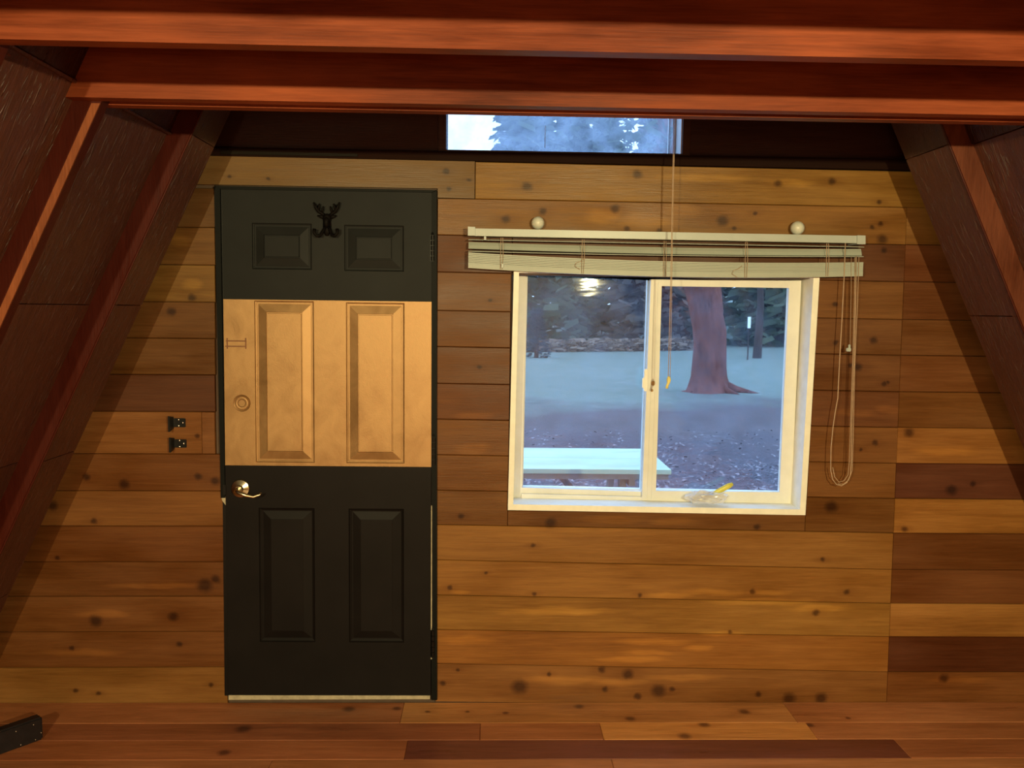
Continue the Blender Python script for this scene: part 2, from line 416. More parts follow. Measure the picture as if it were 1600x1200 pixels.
XLm, XRm = xL(OUL, 0) + .01, xR(OUR, 0) - .01
R_ = (.22, .075, .030); O_ = (.30, .125, .042); D_ = (.105, .030, .018)
rows = [(3.229, 3.062, [(XLm, -.33, R_), (-.33, 1.22, O_), (1.22, XRm, (.27, .10, .04))]),
        (3.062, 2.935, [(XLm, -.02, (.17, .052, .022)), (-.02, .442, (.22, .075, .028)), (.442, 1.25, (.36, .150, .045)), (1.25, XRm, (.24, .085, .033))]),
        (2.935, 2.803, [(XLm, -.287, (.20, .062, .024)), (-.287, 1.535, D_), (1.535, XRm, (.22, .075, .03))]),
        (2.803, 2.675, [(XLm, -.75, (.20, .07, .028)), (-.75, .45, (.24, .09, .035)), (.45, XRm, (.26, .10, .038))])]
y = 2.675
while y > -4.1:
    cuts = sorted([XLm, XRm] + [random.uniform(-1.8, 2.2) for _ in range(2)])
    tn = [(R_, O_, D_, (.25, .09, .035))[random.randrange(4)] for _ in range(3)]
    y2 = y - (.13 if y > 1.0 else .26)
    rows.append((y, y2, [(cuts[i], cuts[i + 1], tn[i]) for i in range(3) if cuts[i + 1] - cuts[i] > .05])); y = y2
for (y1, y0, segs) in rows:
    for (x0, x1, tone) in segs: floor_board(x0, x1, y0, y1, tuple(v * 1.7 for v in tone))

# ------------------------------------------------------------------ end wall
# core behind the boards, with the window openings left free
wall = root('wall_end', (.3, 3.3, 0), kind='structure')
CORE = plain('wall_core', (.10, .06, .04), .8)
A1, A2, A3, A4 = W(797, 424), W(1277, 432), W(1254, 803), W(795, 795)   # main window opening
wx0, wx1, wz0, wz1 = .088, 1.283, .790, 1.728
ux0, ux1, uz0, uz1 = -.172, .735, 2.190, 2.95                            # gable window opening
def trap(z0, z1, x0=None, x1=None, y0=3.2485, y1=3.36, m=CORE, name='wall_core'):
    a, b = (xL(OUL, z0) if x0 is None else x0), (xR(OUR, z0) if x1 is None else x1)
    c, e = (xR(OUR, z1) if x1 is None else x1), (xL(OUL, z1) if x0 is None else x0)
    put(name, slab(nb(), [(a, z0), (b, z0), (c, z1), (e, z1)], y0, y1), m, wall)
trap(0, wz0); trap(wz0, wz1, x1=wx0); trap(wz0, wz1, x0=wx1); trap(wz1, uz0)
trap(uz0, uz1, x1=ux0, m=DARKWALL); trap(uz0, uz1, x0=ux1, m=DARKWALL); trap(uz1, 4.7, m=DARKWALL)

KN = [(790, 343, 7), (824, 291, 8), (848, 330, 6), (961, 326, 7), (980, 358, 5), (1030, 360, 4), (996, 272, 7), (1129, 345, 9), (1216, 287, 6), (1300, 283, 6),
      (1180, 333, 4), (1147, 357, 4), (1378, 374, 8), (1363, 355, 4), (1376, 350, 4), (1299, 792, 10), (860, 817, 9), (812, 1073, 13), (981, 1053, 9), (1029, 1079, 12),
      (1050, 1077, 5), (1185, 1085, 5), (1233, 1092, 11), (1283, 1091, 10), (945, 1077, 5), (996, 1088, 6), (940, 1046, 6), (703, 918, 4), (835, 928, 4), (760, 895, 3),
      (858, 1054, 4), (1000, 930, 4), (1176, 924, 5), (1323, 925, 5), (1275, 957, 6), (1141, 987, 4), (833, 852, 4), (1487, 766, 9), (1520, 756, 5), (1420, 676, 8),
      (1413, 827, 5), (320, 915, 12), (337, 905, 7), (150, 970, 10), (271, 963, 8), (194, 757, 8), (310, 745, 6), (336, 752, 7), (82, 790, 8), (147, 814, 5), (135, 745, 6),
      (112, 1013, 4), (280, 1007, 5), (118, 1079, 4), (154, 1084, 4), (330, 1070, 4), (308, 681, 4), (1306, 535, 4), (1341, 573, 7), (692, 1068, 5), (716, 1047, 3),
      (1475, 1060, 8), (766, 470, 3), (749, 574, 4), (1329, 571, 4), (1365, 531, 6), (1305, 475, 4), (1321, 390, 5), (1381, 391, 5), (300, 465, 6), (268, 487, 7), (697, 268, 5), (733, 281, 3),
      (701, 295, 4), (359, 276, 3), (419, 279, 3), (1374, 316, 4), (1387, 598, 3), (1345, 703, 3), (1381, 600, 4), (1183, 823, 5), (1367, 691, 5), (1146, 780, 4), (720, 806, 5), (1285, 874, 4), (90, 872, 4)]
def knots_in(pts, x0, x1, zmin, zmax):
    out = []
    for (kx, ky, kr) in KN:
        w = W(kx, ky)
        if x0 < w.x < x1 and zmin - .01 < w.z < zmax + .01: out.append(((w.x, 3.23, w.z), kr / 1290 * 3.5))
    return out
PALE = [(1020, 1003, 62, 6), (1010, 1020, 45, 5), (990, 1030, 60, 6), (1068, 1058, 70, 6), (960, 1066, 60, 7), (1010, 345, 55, 14), (940, 338, 30, 12), (1060, 330, 40, 12), (1110, 278, 75, 7), (1230, 285, 40, 7),
        (960, 812, 50, 8), (1050, 815, 40, 7), (1110, 925, 60, 6), (1045, 930, 40, 5), (1200, 925, 40, 5), (1130, 990, 40, 5), (720, 925, 16, 4), (1090, 1012, 26, 6), (870, 955, 90, 8), (1190, 940, 90, 7), (740, 700, 30, 10),
        (730, 1000, 50, 8), (130, 1020, 60, 7), (160, 960, 40, 7), (250, 915, 90, 5), (1480, 705, 60, 8), (1500, 1062, 60, 7), (1280, 950, 60, 7), (880, 1063, 80, 8), (280, 375, 20, 10), (300, 445, 18, 10), (1330, 645, 40, 7), (1390, 640, 30, 7), (740, 650, 30, 6)]
def pale_in(x0, x1, zmin, zmax):
    out = []
    for (a, b, ra, rb) in PALE:
        w = W(a, b)
        if x0 < w.x < x1 and zmin < w.z < zmax: out.append(((w.x, 3.23, w.z), ra / 1290 * 3.4, rb / 1290 * 3.4))
    return out
def lin(s):  # display value -> linear
    s = s / 255; return s / 12.92 if s <= .04045 else ((s + .055) / 1.055) ** 2.4
def tone_of(rgb, k=1.0):
    lampc = (1.0, .82, .42)
    e = [lin(v) / l for v, l in zip(rgb, lampc)]
    return tuple(min(.8, v * k * w) for v, w in zip(e, (1.0, .87, .50)))
def wall_board(q, rgb, gain, name='wall_board'):
    """q: bl, br, tr, tl as Vectors on the wall plane"""
    pts = [(v.x, v.z) for v in q]
    xs = [p[0] for p in pts]; zs = [p[1] for p in pts]
    t = tone_of(rgb, gain)
    m = wood('cedar', t, 'x', knots_in(pts, min(xs), max(xs), min(zs), max(zs)), pale_in(min(xs), max(xs), min(zs), max(zs)), rough=.42, grain=.42, patches=.55, spec=.22, bstr=.22)
    jit = random.uniform(-.0009, .0009)
    put(name, board(nb(), pts, 3.23 + jit, .018), m, wall)

GA = 0.72
MROW = [.80, .90, .84, .76, .74, .80, .86, .86, .86, .9, 1.0, 1.0, 1.0, 1.18, 1.14]     # gain from the seen tone to board colour, middle of the wall
mid = [(251.4, 267), (309.7, 323.5), (367, 382), (425, 440), (485, 499), (541.5, 555), (599, 612), (655, 668), (710.5, 724), (766, 779), (820, 833), (875, 890), (930, 943), (984, 995), (1037, 1050), (1097, 1105)]
def ML(i, px):           # point of mid-zone line i at picture column px
    a, b = mid[i]; return W(px, a + (b - a) * (px - 690) / 705)
def line_at(P0, P1, x):  # point on the line P0-P1 (wall plane) at world x
    t = (x - P0.x) / (P1.x - P0.x); p = P0.lerp(P1, t); return p
def MLx(i, x): return line_at(ML(i, 690), ML(i, 1395), x)
JX = lambda py: 1417 - (py - 330) * 31 / 750.0
mid_rgb = [(170, 120, 54), (150, 100, 46), (112, 66, 36), (140, 88, 42), (132, 82, 42), (126, 76, 38), (118, 68, 34), (134, 82, 38), (136, 84, 38), (128, 80, 36), (150, 98, 44), (154, 100, 44), (160, 108, 48), (148, 92, 40), (134, 84, 40)]
rgt_rgb = [None, (140, 92, 42), (122, 70, 38), (122, 72, 38), (122, 74, 36), (128, 76, 38), (132, 82, 40), (165, 105, 50), (102, 54, 32), (172, 112, 52), (118, 68, 32), (122, 70, 34), (176, 116, 56), (100, 52, 28), (138, 82, 40)]
LEFTZ = [292, 354, 413, 471, 528, 585, 643, 709, 767, 822, 878, 932, 987, 1043, 1100]
lft_rgb = [(112, 74, 36), (124, 82, 38), (136, 94, 42), (118, 74, 34), (118, 74, 34), (98, 54, 28), (150, 94, 48), (126, 74, 34), (132, 80, 36), (120, 68, 30), (120, 70, 32), (128, 76, 36), (124, 72, 32), (150, 98, 46)]
XDL, XDR = W(352, 900).x, W(682, 700).x          # boards stop at the door frame
xa = W(742.5, 280).x
CX0, CX1 = .086, 1.286                            # boards stop behind the window casing
def jx(py): return W(JX(py), py).x
for i in range(15):
    P0, P1 = mid[i][0], mid[i + 1][0]
    g = GA * MROW[i]
    # right end: seam for all rows but the top one
    if i == 0: xe_t = xe_b = None
    else: xe_t, xe_b = jx(mid[i][1]), jx(mid[i + 1][1])
    x0 = xa if i == 0 else XDR
    if xe_t is None:
        xe_t = xR(OUR - .03, MLx(0, 1.7).z); xe_b = xR(OUR - .03, MLx(1, 1.7).z)
    def q(xl, xrb, xrt): return [MLx(i + 1, xl), MLx(i + 1, xrb), MLx(i, xrt), MLx(i, xl)]
    top_z, bot_z = MLx(i, .6).z, MLx(i + 1, .6).z
    if bot_z > 1.735 or top_z < .79: wall_board(q(x0, xe_b, xe_t), mid_rgb[i], g)
    elif top_z > 1.735:         # board notched over the casing head: build both ends and the strip above
        wall_board(q(x0, CX0, CX0), mid_rgb[i], g); wall_board(q(CX1, xe_b, xe_t), mid_rgb[i], g)
        if top_z - 1.737 > .01: wall_board([Vector((CX0, 0, 1.737)), Vector((CX1, 0, 1.735)), MLx(i, CX1), MLx(i, CX0)], mid_rgb[i], g)
    elif bot_z < .782:
        wall_board(q(x0, CX0 - .006, CX0 - .006), mid_rgb[i], g); wall_board(q(CX1 - .006, xe_b, xe_t), mid_rgb[i], g)
        if .785 - bot_z > .01: wall_board([MLx(i + 1, CX0 - .006), MLx(i + 1, CX1 - .006), Vector((CX1 - .006, 0, .784)), Vector((CX0 - .006, 0, .794))], mid_rgb[i], g)
    else:
        wall_board(q(x0, CX0 - .004, CX0 - .004), mid_rgb[i], g)
        if i == 11: pass
        wall_board(q(CX1 - .004, xe_b, xe_t), mid_rgb[i], g)
    # right zone
    if i > 0:
        Pt0, Pb0 = W(JX(mid[i][1]), mid[i][1]), W(JX(mid[i + 1][1]), mid[i + 1][1])
        def ext(p, xw): return Vector((xw, 3.23, p.z - .002 * (xw - p.x)))
        xrt, xrb = xR(OUR - .03, Pt0.z), xR(OUR - .03, Pb0.z)
        wall_board([Pb0, ext(Pb0, xrb), ext(Pt0, xrt), Pt0], rgt_rgb[i], GA * .90)
# boards left of the door
for i in range(14):
    a, b = LEFTZ[i], LEFTZ[i + 1]
    zt, zb = W(200, a).z, W(200, b).z
    xe = W(336, (a + b) / 2).x if b < 760 else XDL
    xlt, xlb = xL(OUL - .03, zt), xL(OUL - .03, zb)
    def L_(px, z, x): return Vector((x, 3.23, z + .004 * (x + 1.4)))
    g = GA * .88
    if i == 6:            # the pale board carries a short closing piece by the door
        xm = W(315.5, 680).x
        wall_board([L_(0, zb, xlb), L_(0, zb, xm), L_(0, zt, xm), L_(0, zt, xlt)], lft_rgb[i], g)
        wall_board([L_(0, zb, xm), L_(0, zb, xe), L_(0, zt, xe), L_(0, zt, xm)], (138, 84, 42), g)
    else: wall_board([L_(0, zb, xlb), L_(0, zb, xe), L_(0, zt, xe), L_(0, zt, xlt)], lft_rgb[i], g)
# header board over the door and its neighbour
hz0, hz1 = MLx(1, -.1).z, MLx(0, -.1).z
xh0 = xL(OUL - .03, 2.05)
hd_z = W(500, 292).z
mh = wood('header_cedar', tone_of((124, 88, 44), GA), 'x', knots_in(None, xh0, xa, hz0, hz1), rough=.5, grain=.25, patches=.2, spec=.3)
xd = W(684, 300).x
put('wall_board', slab(nb(), [(xh0, hd_z + .002), (xd, hd_z + .001), (xd, hz0 + .002), (xa - .002, hz0 + .001), (xa - .002, hz1), (xh0, hz1 + .004)], 3.228, 3.248), mh, wall)
# dark ledger and gable boards
led = put('ledger_board', slab(nb(), [(xL(OUL - .03, 2.17), 2.159), (xR(OUR - .03, 2.17), 2.149), (xR(OUR - .03, 2.2), 2.189), (xL(OUL - .03, 2.2), 2.189)], 3.216, 3.248), DARKBOARD, wall)
z = 2.19; k = 0
while z < 4.4:
    z2 = z + .145
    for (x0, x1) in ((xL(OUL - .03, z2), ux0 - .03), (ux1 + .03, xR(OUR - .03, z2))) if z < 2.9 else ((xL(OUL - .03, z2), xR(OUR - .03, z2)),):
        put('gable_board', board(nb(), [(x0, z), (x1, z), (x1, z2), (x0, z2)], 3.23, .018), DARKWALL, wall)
    z = z2
# thin lit strip of sawn edge above the header board
put('sawn_strip', slab(nb(), [(W(348, 238).x, 2.162), (W(560, 245).x, 2.162), (W(560, 245).x, 2.172), (W(348, 238).x, 2.176)], 3.208, 3.216), wood('strip_wood', (.010, .007, .0045), 'x', spec=.05), wall)
# outside cladding
out = put('trim_4', slab(nb(), [(xL(OUL, -.15) - .1, -.15), (xR(OUR, -.15) + .1, -.15), (xR(OUR, -.15) + .1, 0), (xL(OUL, -.15) - .1, 0)], 3.25, 3.42), CORE, kind='structure')

# ------------------------------------------------------------------ main window
win = root('window_1', (.68, 3.3, .79), kind='structure')
yc = 3.208
co_px = [(793.5, 797), (1258.5, 805), (1281, 428), (803, 420)]
ci_px = [(802, 788), (1250, 796), (1271, 434), (811, 426)]
cO = [W(*p, yc) for p in co_px]; cI = [W(*p, yc) for p in ci_px]
def frame4(o, i, y0, y1, m, par, names):
    for k, nm in enumerate(names):
        j = (k + 1) % 4
        pts = [(o[k].x, o[k].z), (o[j].x, o[j].z), (i[j].x, i[j].z), (i[k].x, i[k].z)]
        put(nm, slab(nb(), pts, y0, y1), m, par)
frame4(cO, cI, yc, 3.345, CASING, win, ['sill', 'casing_side', 'casing_head', 'casing_side'])
yf = 3.335
fO = [Vector((p.x, yf, p.z)) for p in cI]
fI = [W(*p, yf) for p in [(815.5, 762), (1222, 775), (1241, 442), (822, 424)]]
frame4(fO, fI, yf, 3.36, VINYL, win, ['frame_bottom', 'frame_side', 'frame_top', 'frame_side'])
# stepped track at the foot of the fixed pane
t0, t1 = W(815, 771, 3.325), W(1003, 776, 3.325)
put('track', slab(nb(), [(t0.x, W(815, 778, 3.325).z), (t1.x, W(1003, 783, 3.325).z), (t1.x, t1.z), (t0.x, t0.z)], 3.318, 3.336), VINYL, win)
# outer sash frame, lit by daylight
oO = [Vector((p.x, 3.36, p.z)) for p in cI]
oI = [W(*p, 3.40) for p in [(816.5, 758), (1215, 766.5), (1229.5, 448), (824, 424)]]
frame4(oO, oI, 3.362, 3.40, VINYL, win, ['outer_frame', 'outer_frame', 'outer_frame', 'outer_frame'])
# fixed glass on the left
gq = [W(*p, 3.372) for p in [(812, 770), (1012, 774), (1020, 420), (818, 418)]]
put('glass', slab(nb(), [(p.x, p.z) for p in gq], 3.370, 3.374), GLASS, win)
pq = [W(*p, 3.378) for p in [(1000, 775), (1006, 775), (1017, 425), (1012, 425)]]
put('fixed_stile', slab(nb(), [(p.x, p.z) for p in pq], 3.376, 3.40), VINYL, win)
# sliding sash
ys_ = 3.312
sO = [W(*p, ys_) for p in [(1003, 782), (1236, 787), (1252, 439), (1017, 436.5)]]
sI = [W(*p, ys_) for p in [(1025, 767), (1218, 769), (1233, 450), (1034, 447)]]
frame4(sO, sI, ys_, 3.334, VINYL, win, ['sash_rail', 'sash_stile', 'sash_rail', 'sash_stile'])
g2 = [W(*p, 3.325) for p in [(1022, 770), (1222, 772), (1237, 446), (1031, 443)]]
put('glass', slab(nb(), [(p.x, p.z) for p in g2], 3.323, 3.327), GLASS, win)
# fine groove lines of the sash stile
for fx in (.33, .66):
    a = W(1017 + 17 * fx, 440, ys_ - .001); b = W(1004 + 21 * fx, 780, ys_ - .001)
    put('stile_bead', tube(nb(), [a, b], .0011, 6), VINYL, win)
# latch on the meeting stile
lt = W(1008, 594, 3.30)
lm = nb(); box(lm, lt.x - .004, lt.x + .010, 3.296, 3.312, lt.z - .045, lt.z + .045, .003); box(lm, lt.x - .012, lt.x + .004, 3.290, 3.304, lt.z - .034, lt.z + .012, .004)
put('latch', lm, CASING, win)
STAIN = plain('rust_spot', (.40, .25, .10), .7)
for (px, py, rr) in ((1020.5, 599, .011), (1018.5, 610, .007)):
    p = W(px, py, ys_); put('rust_spot', lathe_y(nb(), p, [(.0005, ys_ - .0006), (rr * .8, ys_ - .0006), (rr, ys_ + .001)], 10), STAIN, win)

# ------------------------------------------------------------------ gable window
uw = root('window_2', (.28, 3.3, 2.19), kind='structure')
DFR = wood('dark_frame', (.05, .018, .012), 'x', rough=.5)
put('sill', B(ux0 - .03, ux1 + .03, 3.222, 3.36, 2.181, 2.1965), DFR, uw)
put('jamb', B(ux0 - .03, ux0, 3.225, 3.36, 2.197, 2.95), DFR, uw)
put('jamb', B(ux1, ux1 + .03, 3.225, 3.36, 2.197, 2.95), DFR, uw)
put('head', B(ux0 - .03, ux1 + .03, 3.225, 3.36, 2.95, 2.99), DFR, uw)
put('jamb_liner', B(ux1 - .004, ux1 - .0005, 3.236, 3.36, 2.198, 2.949), VINYL, uw)
put('glass', B(ux0, ux1 - .004, 3.34, 3.345, 2.197, 2.95), GLASS2, uw)
put('frame_side', B(ux1 - .010, ux1 - .0045, 3.325, 3.336, 2.197, 2.95), VINYL, uw)
put('frame_side', B(ux1 - .030, ux1 - .024, 3.346, 3.358, 2.197, 2.95), VINYL, uw)
put('pane_line', tube(nb(), [W(852, 196, 3.337), W(851.5, 231, 3.337)], .0012, 6), VINYL, uw)  # thin pale vertical line in front of the glass

# ------------------------------------------------------------------ door
dr = root('door_1', (-.63, 3.24, 0), kind='structure')
YD = 3.214
def D(px, py, y=YD): return W(px, py, y)
# slab corners, leaning a touch as in the photo
dTL, dTR, dBR, dBL = D(347, 295), D(674.5, 300), D(673, 1087), D(356, 1086)
def on_slab(u_, v_):   # u along width, v from top
    t = dTL.lerp(dTR, u_); b = dBL.lerp(dBR, u_); return t.lerp(b, v_)
def slab_uv(px, py):
    p = D(px, py)
    v_ = (dTL.z - p.z) / (dTL.z - dBL.z)
    l = dTL.lerp(dBL, v_); rr = dTR.lerp(dBR, v_); return ((p.x - l.x) / (rr.x - l.x), v_)
def vline(py): return slab_uv(510, py)[1]
bands = [(0, vline(469.5), DOORDARK, 'upper_rail', 'charcoal painted top of door'), (vline(469.5), vline(728), COPPER, 'copper_band', 'copper painted middle of door'), (vline(728), 1, DOORLOW, 'lower_rail', 'near-black painted bottom of door')]
def puv(px0, py0, px1, py1):
    a = slab_uv(px0, (py0 + py1) / 2); b = slab_uv(px1, (py0 + py1) / 2)
    return (a[0], vline(py0), b[0], vline(py1))
panels = [[puv(394, 350, 487, 422), puv(538, 351, 631, 423)], [puv(398.5, 471, 491, 723), puv(541, 472, 632, 723)], [puv(405, 794, 492, 1003), puv(545, 794, 631, 1003)]]
for bi, (v0, v1, m, nm, lb) in enumerate(bands):
    us = sorted({0.0, 1.0} | {q for p in panels[bi] for q in (p[0], p[2])}); vs = sorted({v0, v1} | {q for p in panels[bi] for q in (p[1], p[3])})
    bm = nb(); cache = {}
    def V(a, b):
        if (a, b) not in cache:
            p = on_slab(a, b); cache[(a, b)] = (bm.verts.new((p.x, YD, p.z)), bm.verts.new((p.x, YD + .014, p.z)))
        return cache[(a, b)]
    for i in range(len(us) - 1):
        for j in range(len(vs) - 1):
            uc, vc = (us[i] + us[i + 1]) / 2, (vs[j] + vs[j + 1]) / 2
            if any(p[0] < uc < p[2] and p[1] < vc < p[3] for p in panels[bi]): continue
            c4 = [V(us[i], vs[j + 1]), V(us[i + 1], vs[j + 1]), V(us[i + 1], vs[j]), V(us[i], vs[j])]
            addf(bm, [c[0] for c in c4]); addf(bm, [c[1] for c in c4][::-1])
    for e in [e for e in bm.edges if len(e.link_faces) == 1]: pass
    f_of = {c[0]: c[1] for c in cache.values()}
    for e in [e for e in list(bm.edges) if len(e.link_faces) == 1 and e.verts[0] in f_of and e.verts[1] in f_of]:
        a, b = e.verts; addf(bm, [a, b, f_of[b], f_of[a]])
    bmesh.ops.recalc_face_normals(bm, faces=bm.faces)
    sec = put(nm, bm, m, dr, label=lb)
    for p in panels[bi]:
        bm = nb(); Wd = (p[2] - p[0]) * .80; Ht = (p[3] - p[1]) * 2.03
        a = 0.0
        prof = [(0, 0), (.003, .005), (.006, .006), (.0062, .011), (.0125, .011), (.013, .009), (.044, .001), (.0452, .006), (.0482, .006), (.0495, .0006)] if bi < 2 else [(0, 0), (.004, .006), (.012, .011), (.015, .011), (.045, .002), (.047, .001)]
        rings = []
        for (ins, dep) in prof:
            du, dv = ins / .80, ins / 2.03
            loop = [on_slab(p[0] + du, p[3] - dv), on_slab(p[2] - du, p[3] - dv), on_slab(p[2] - du, p[1] + dv), on_slab(p[0] + du, p[1] + dv)]
            rings.append([bm.verts.new((q.x, YD + dep, q.z)) for q in loop])
        for i in range(len(rings) - 1):
            for k in range(4): addf(bm, [rings[i][k], rings[i][(k + 1) % 4], rings[i + 1][(k + 1) % 4], rings[i + 1][k]])
        addf(bm, rings[-1])
        bmesh.ops.recalc_face_normals(bm, faces=bm.faces)
        if sum(f.normal.y for f in bm.faces) > 0: bmesh.ops.reverse_faces(bm, faces=bm.faces)
        put('door_panel', bm, m, sec)
# solid backing of the slab
bkp = [dBL, dBR, dTR, dTL]
put('slab_core', slab(nb(), [(p.x, p.z) for p in bkp], YD + .0145, 3.229), DOORLOW, dr)
# frame
FR = plain('frame_paint', (.006, .0066, .0062), .55, nscale=8, spec=.10)
def strip(pl, y0, y1, m, name, par, label=None):
    pts = [W(*p, y0) for p in pl]; return put(name, slab(nb(), [(p.x, p.z) for p in pts], y0, y1), m, par, label=label)
strip([(345, 778), (351.5, 778), (343.5, 294), (334.5, 290)], 3.212, 3.2285, FR, 'door_jamb', dr)
strip([(351, 1087), (357, 1087), (347.5, 292), (343, 292)], 3.226, 3.2286, HINGE, 'door_gap', dr)
strip([(347, 782), (353, 790), (353, 776), (346, 777)], 3.218, 3.2284, BARE, 'splintered_edge', dr)
strip([(674, 1094), (683, 1094), (682.5, 297), (674.5, 297)], 3.216, 3.2285, FR, 'door_jamb', dr)
strip([(345, 295.5), (674.5, 300.5), (682.5, 297), (334.5, 290)], 3.206, 3.2284, FR, 'door_head', dr)
strip([(673, 1030), (675, 1030), (675, 790), (673.7, 790)], 3.2105, 3.2135, BARE, 'chipped_edge', dr)
bm = nb(); a = G(357, 1093, .0); 
strip([(357, 1093.5), (672, 1092.5), (672, 1087), (357, 1086.5)], 3.212, 3.2285, BARE, 'threshold', dr, 'bare pale timber strip under door')
for (px, y0_, y1_) in ((675.5, 367, 408), (677.5, 683, 727), (676, 985, 1028)):
    a, b = W(px, y0_, 3.205), W(px, y1_, 3.205)
    bm = nb(); n = 5
    for k in range(n):
        p0 = a.lerp(b, k / n + .01); p1 = a.lerp(b, (k + 1) / n - .01); tube(bm, [(p0.x, 3.2085, p0.z), (p1.x, 3.2085, p1.z)], .0065, 10)
    box(bm, a.x - .008, a.x + .006, 3.2105, 3.2135, b.z, a.z)
    tube(bm, [(a.x, 3.2085, a.z + .002), (a.x, 3.2085, a.z + .010)], [.005, .0025], 8)
    put('hinge', bm, HINGE, dr)
# filled lock hole and old chain plate under the copper paint
p = D(378, 630)
put('lock_hole_cover', lathe_y(nb(), p, [(.0005, YD - .001), (.013, YD - .001), (.016, YD - .004), (.021, YD - .0045), (.025, YD - .004), (.027, YD - .0), (.032, YD - .003), (.034, YD + .001)], 26), COPPER, dr, label='round blanked lock hole painted copper')
bm = nb()
for (px0, px1, py) in ((353, 385, 532.5), (352, 385, 541)):
    a, b = D(px0, py), D(px1, py); box(bm, a.x, b.x, YD - .0028, YD + .001, a.z - .0024, a.z + .0024, .0008)
for px in (355, 384): a, b = D(px, 528), D(px, 545); box(bm, a.x - .0022, a.x + .0022, YD - .0032, YD + .001, b.z, a.z, .0008)
put('chain_plate', bm, plain('copper_dark', (.18, .07, .03), .5, .3), dr, label='chain plate painted over in copper')
# lever handle
hc = D(376, 763); hd = root('door_handle', hc); hd.parent = dr; hd.location = hc - WL[dr.name]; WL[hd.name] = hc.copy()
put('rosette', lathe_y(nb(), hc, [(.036, YD + .001), (.037, YD - .003), (.034, YD - .008), (.016, YD - .016), (.014, YD - .024), (.0005, YD - .024)], 32), NICKEL, hd)
bm = nb()
tube(bm, [(hc.x, YD - .020, hc.z), (hc.x, YD - .058, hc.z), (hc.x + .012, YD - .066, hc.z - .003), (hc.x + .040, YD - .064, hc.z - .014), (hc.x + .066, YD - .060, hc.z - .020), (hc.x + .088, YD - .056, hc.z - .013), (hc.x + .096, YD - .054, hc.z - .006)], [.0115, .0105, .0095, .0065, .0055, .005, .003], 12)
put('lever', bm, NICKEL, hd, smooth=True)
lp = D(351, 765); put('strike_plate', B(lp.x - .006, lp.x + .006, YD - .006, YD + .004, lp.z - .02, lp.z + .02, .002), HINGE, dr)

# ------------------------------------------------------------------ deer head hook on the door
def deer():
    c = D(512, 345); s = 1 / 390 * .985; y0 = YD
    rt = root('coat_hook', (c.x, y0, c.z - .08), 'small dark iron deer head hook with antlers on the charcoal door top', 'hook')
    def q(px, py, dy=-.01): p = W(px, py, YD); return (p.x, y0 + dy, p.z)
    for sg in (-1, 1):
        bm = nb(); X = lambda v: 512 + sg * v
        tube(bm, [q(X(4), 337), q(X(8), 334), q(X(13), 331, -.014), q(X(17), 325, -.018), q(X(20), 317, -.02)], [.006, .006, .0065, .006, .0025], 8)
        tube(bm, [q(X(14), 331), q(X(12), 324, -.018), q(X(11), 319, -.02)], [.005, .0045, .002], 8)
        tube(bm, [q(X(9), 334), q(X(6.5), 328, -.016), q(X(5.5), 323, -.018)], [.005, .0045, .002], 8)
        tube(bm, [q(X(17), 326), q(X(15.5), 321, -.02)], [.005, .002], 8)
        put('antler', bm, IRON, rt, smooth=True)
        bm = nb()
        tube(bm, [q(X(4), 341), q(X(9), 339, -.014), q(X(15), 337.5, -.012)], [.006, .007, .002], 8, .6)
        put('ear', bm, IRON, rt, smooth=True)
        bm = nb()
        tube(bm, [q(X(2), 354, -.012), q(X(6), 362, -.018), q(X(9), 369, -.03), q(X(14), 370, -.036), q(X(18), 365, -.038), q(X(17.5), 359, -.036)], [.006, .006, .006, .006, .006, .0068], 10)
        put('hook', bm, IRON, rt, smooth=True)
    bm = nb()
    a = q(512, 342, -.014); ball(bm, a, .0165, .013, .019)
    a = q(512, 350, -.022); ball(bm, a, .0115, .014, .015)
    tube(bm, [q(512, 340, -.01), q(512, 346, -.024), q(512, 352, -.032)], [.012, .011, .008], 10)
    put('head', bm, IRON, rt, smooth=True)
    bm = nb()
    tube(bm, [q(511.5, 344, -.006), q(511.5, 354, -.006), q(511, 362, -.005), q(511, 369, -.004)], [.014, .016, .013, .006], 12, .5)
    put('backplate', bm, IRON, rt, smooth=True)
deer()

# ------------------------------------------------------------------ door bar brackets left of the door
def bracket(px0, py0, px1, py1, label):
    a, b = W(px0, py0, 3.226), W(px1, py1, 3.226); z1, z0 = a.z, b.z
    rt = root('bar_bracket', (a.x, 3.23, z0), label, 'bracket', 'black brackets by the door')
    put('plate', B(a.x, b.x, 3.2245, 3.2290, z0 + .001, z1 - .001, .0015), HINGE, rt)
    put('flange', prism(nb(), [(a.x - .001, 3.188, z0 - .012), (a.x - .001, 3.188, z1 + .012), (a.x - .001, 3.228, z1 + .004), (a.x - .001, 3.228, z0 - .004)], [(a.x + .006, 3.188, z0 - .012), (a.x + .006, 3.188, z1 + .012), (a.x + .006, 3.228, z1 + .004), (a.x + .006, 3.228, z0 - .004)]), HINGE, rt)
    cx = b.x - .018
    for (dx, dz) in ((-.008, .012), (.008, 0), (-.008, -.012)):
        put('screw', lathe_y(nb(), (cx + dx, 0, (z0 + z1) / 2 + dz), [(.0005, 3.2218), (.0028, 3.2225), (.0035, 3.2248)], 10), STEEL, rt)
bracket(268.5, 653, 290, 668, 'upper black steel bracket screwed to the pale board left of the door')
bracket(270, 686, 291.5, 700, 'lower black steel bracket screwed to the pale board left of the door')

